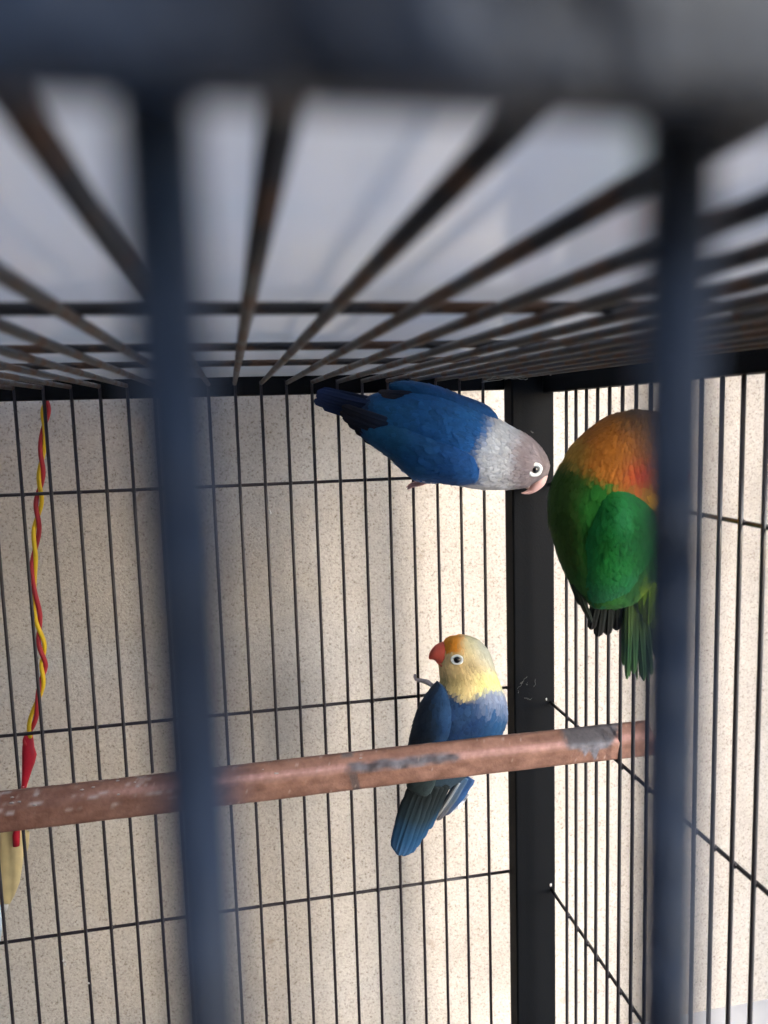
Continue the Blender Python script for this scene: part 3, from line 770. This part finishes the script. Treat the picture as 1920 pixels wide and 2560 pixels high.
foot(yel, [[(*C(720, 620), CY+.6), (*C(600, 575), CY+1.0), (*C(560, 545), CY+1.5), (*C(505, 535), CY+2.1), (*C(470, 530), CY+2.35), (*C(455, 500), CY+2.5), (*C(470, 490), CY+2.9)], [(*C(620, 590), CY+1.2), (*C(570, 560), CY+1.8), (*C(520, 540), CY+2.5), (*C(480, 522), CY+2.95), (*C(455, 508), CY+2.9)]], M_TOE, r=.15)

# ---- green bird
def G(x, y): return (1300+x/2.573, 900+y/2.573)
grn = thing('lovebird', 'green lovebird with bent orange head clinging to the right side bars', 'bird', (15.5, 32, -8))
GY = 31.6
rows = [(G(715, 327), G(770, 325), GY, .35, .35), (G(600, 354), G(880, 342), GY, .95, .9), (G(490, 420), G(980, 405), GY, 1.35, 1.3), (G(352, 545), G(1025, 540), GY, 1.75, 1.6), (G(292, 650), G(1040, 690), GY, 1.95, 1.8), (G(228, 765), G(1020, 830), GY, 2.1, 1.9), (G(200, 900), G(1010, 960), GY, 2.2, 2.0), (G(206, 1050), G(965, 1080), GY, 2.2, 2.0), (G(246, 1200), G(925, 1200), GY, 2.05, 1.9), (G(292, 1340), G(880, 1330), GY, 1.75, 1.6), (G(352, 1460), G(830, 1440), GY, 1.3, 1.2), (G(440, 1550), G(760, 1530), GY, .8, .8)]
def col_grn(px, py, j):
    x, y = (px-1300)*2.573, (py-900)*2.573
    n1 = noise.noise(Vector((x*.006, y*.006, 4))); n2 = noise.noise(Vector((x*.015, y*.015, 14)))
    brown = lin((108, 80, 42)); oran = lin((170, 106, 40)); red = lin((198, 68, 36)); nape = lin((176, 136, 58))
    h = mix(oran, brown, sstep(.0, .8, (x-420)/420-(y-330)/430+.15*n1))
    h = mix(nape, h, sstep(330, 480, x+60*n1))
    h = mix(h, red, .95*math.exp(-(((x-775)/95)**2+((y-745)/90)**2)))
    h = mix(h, lin((236, 176, 30)), sstep(820, 880, y)*sstep(760, 820, x))
    olive = lin((50, 78, 28)); green = lin((34, 110, 40))
    g = mix(olive, green, sstep(300, 520, x+70*n1)); g = mix(g, lin((46, 96, 44)), sstep(1200, 1450, y)*.6)
    g = mix(g, lin((150, 186, 40)), sstep(760, 840, x)*sstep(1350, 1480, y))
    neck = 660+.55*max(0, x-300)+30*n2+10*j
    return mix(h, g, sstep(neck-80, neck+80, y))
def size_grn(px, py):
    y = (py-900)*2.573
    return (.32, .17, .03) if y < 840 else (.7, .38, .05)
lg = Loft(rows, 40, 6, seed=4)
smooth(obj('body', lg.mesh(col_grn), M_FEATHER, grn))
plumage(lg, col_grn, size_grn, 4200, grn)
def col_gwing(px, py, j):
    x, y = (px-1300)*2.573, (py-900)*2.573
    n1 = noise.noise(Vector((x*.008, y*.006, 24)))
    c = mix(lin((24, 112, 42)), lin((30, 124, 62)), .5+.7*n1)
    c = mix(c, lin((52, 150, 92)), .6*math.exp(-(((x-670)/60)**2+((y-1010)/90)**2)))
    return mix(c, lin((24, 100, 70)), sstep(1300, 1550, y)*.7)
wing(grn, [(G(500, 815), G(600, 800), GY-1.15, .4, .4), (G(462, 890), G(730, 880), GY-1.15, 1.2, .9), (G(430, 1000), G(815, 980), GY-1.15, 1.6, 1), (G(402, 1130), G(850, 1110), GY-1.15, 1.7, 1), (G(392, 1260), G(835, 1230), GY-.8, 1.6, 1), (G(398, 1390), G(790, 1350), GY-.6, 1.3, .9), (G(425, 1500), G(720, 1470), GY-.3, 1.0, .8), (G(470, 1580), G(640, 1560), GY, .5, .5)], col_gwing, lambda *a: (.55, .28, .03), 2000, seed=11)
dkg, gr2 = lin((30, 36, 34)), lin((30, 66, 36))
for i, (a, b_, wd) in enumerate((((520, 1400), (455, 1735), 62), ((540, 1430), (500, 1780), 66), ((580, 1430), (560, 1770), 66), ((620, 1430), (620, 1740), 66), ((660, 1420), (672, 1700), 66))):
    long_feather('flight_feather', grn, [(*G(*a), GY-.3+.12*i), (*G((a[0]+b_[0])/2, (a[1]+b_[1])/2), GY+.2+.12*i), (*G(*b_), GY+.7+.1*i)], [wd*.4, wd*.44, wd*.34], [gr2, dkg, dkg, lin((40, 38, 40))])
for (a, b_, wd) in (((300, 1260), (384, 1578), 44), ((320, 1330), (440, 1650), 56), ((350, 1380), (462, 1690), 50)):
    long_feather('flight_feather', grn, [(*G(*a), GY-.2), (*G((a[0]+b_[0])/2-8, (a[1]+b_[1])/2), GY), (*G(*b_), GY+.3)], [wd*.36, wd*.36, wd*.2], [lin((36, 66, 36)), lin((34, 44, 34)), dkg])
olv, ltg = lin((62, 82, 40)), lin((110, 160, 92))
for i, (a, b_, wd) in enumerate((((700, 1500), (688, 2055), 46), ((720, 1500), (730, 2020), 60), ((745, 1500), (795, 2065), 56), ((770, 1500), (845, 2030), 52), ((690, 1520), (664, 1965), 42), ((790, 1480), (890, 1940), 56), ((730, 1520), (752, 2062), 22), ((760, 1520), (822, 2070), 20), ((705, 1540), (706, 2040), 20), ((750, 1520), (770, 2046), 16))):
    long_feather('tail_feather', grn, [(*G(*a), GY+.2+.1*i), (*G((a[0]+b_[0])/2, (a[1]+b_[1])/2), GY+.5+.1*i), (*G(*b_), GY+.9+.1*i)], [wd*.42, wd*.46, wd*.2], [lin((60, 88, 44)), lin((70, 96, 48)), lin((44, 84, 56)), lin((84, 128, 76))])
for (a, b_, wd) in (((790, 1340), (790, 1640), 60), ((830, 1360), (818, 1700), 64), ((870, 1380), (850, 1730), 60)):
    long_feather('flank_feather', grn, [(*G(*a), GY-.5), (*G((a[0]+b_[0])/2, (a[1]+b_[1])/2), GY-.2), (*G(*b_), GY+.2)], [wd*.5, wd*.5, wd*.3], [lin((126, 170, 40)), lin((138, 182, 44)), lin((120, 160, 52))])
def rbk(x, y): return G(x, y)
make_beak('upper_beak', grn, [(G(960, 560), G(1050, 700), GY-.5, .6, .6), (G(985, 640), G(1095, 730), GY-.5, .5, .5), (G(960, 720), G(1060, 800), GY-.5, .35, .35), (G(935, 775), G(985, 820), GY-.5, .15, .15)], M_BEAKR)
make_eye(grn, lg.bvh(), *G(965, 520), 17, 11, 8)
# toes holding the side bars
foot(grn, [[(*G(900, 1150), GY+.5), (*G(985, 1140), GY+.4), (*G(1060, 1150), GY+.3), (*G(1110, 1180), GY+.5)], [(*G(900, 1180), GY+.5), (*G(980, 1190), GY+.6), (*G(1050, 1210), GY+.7), (*G(1100, 1240), GY+.8)]], M_TOE)
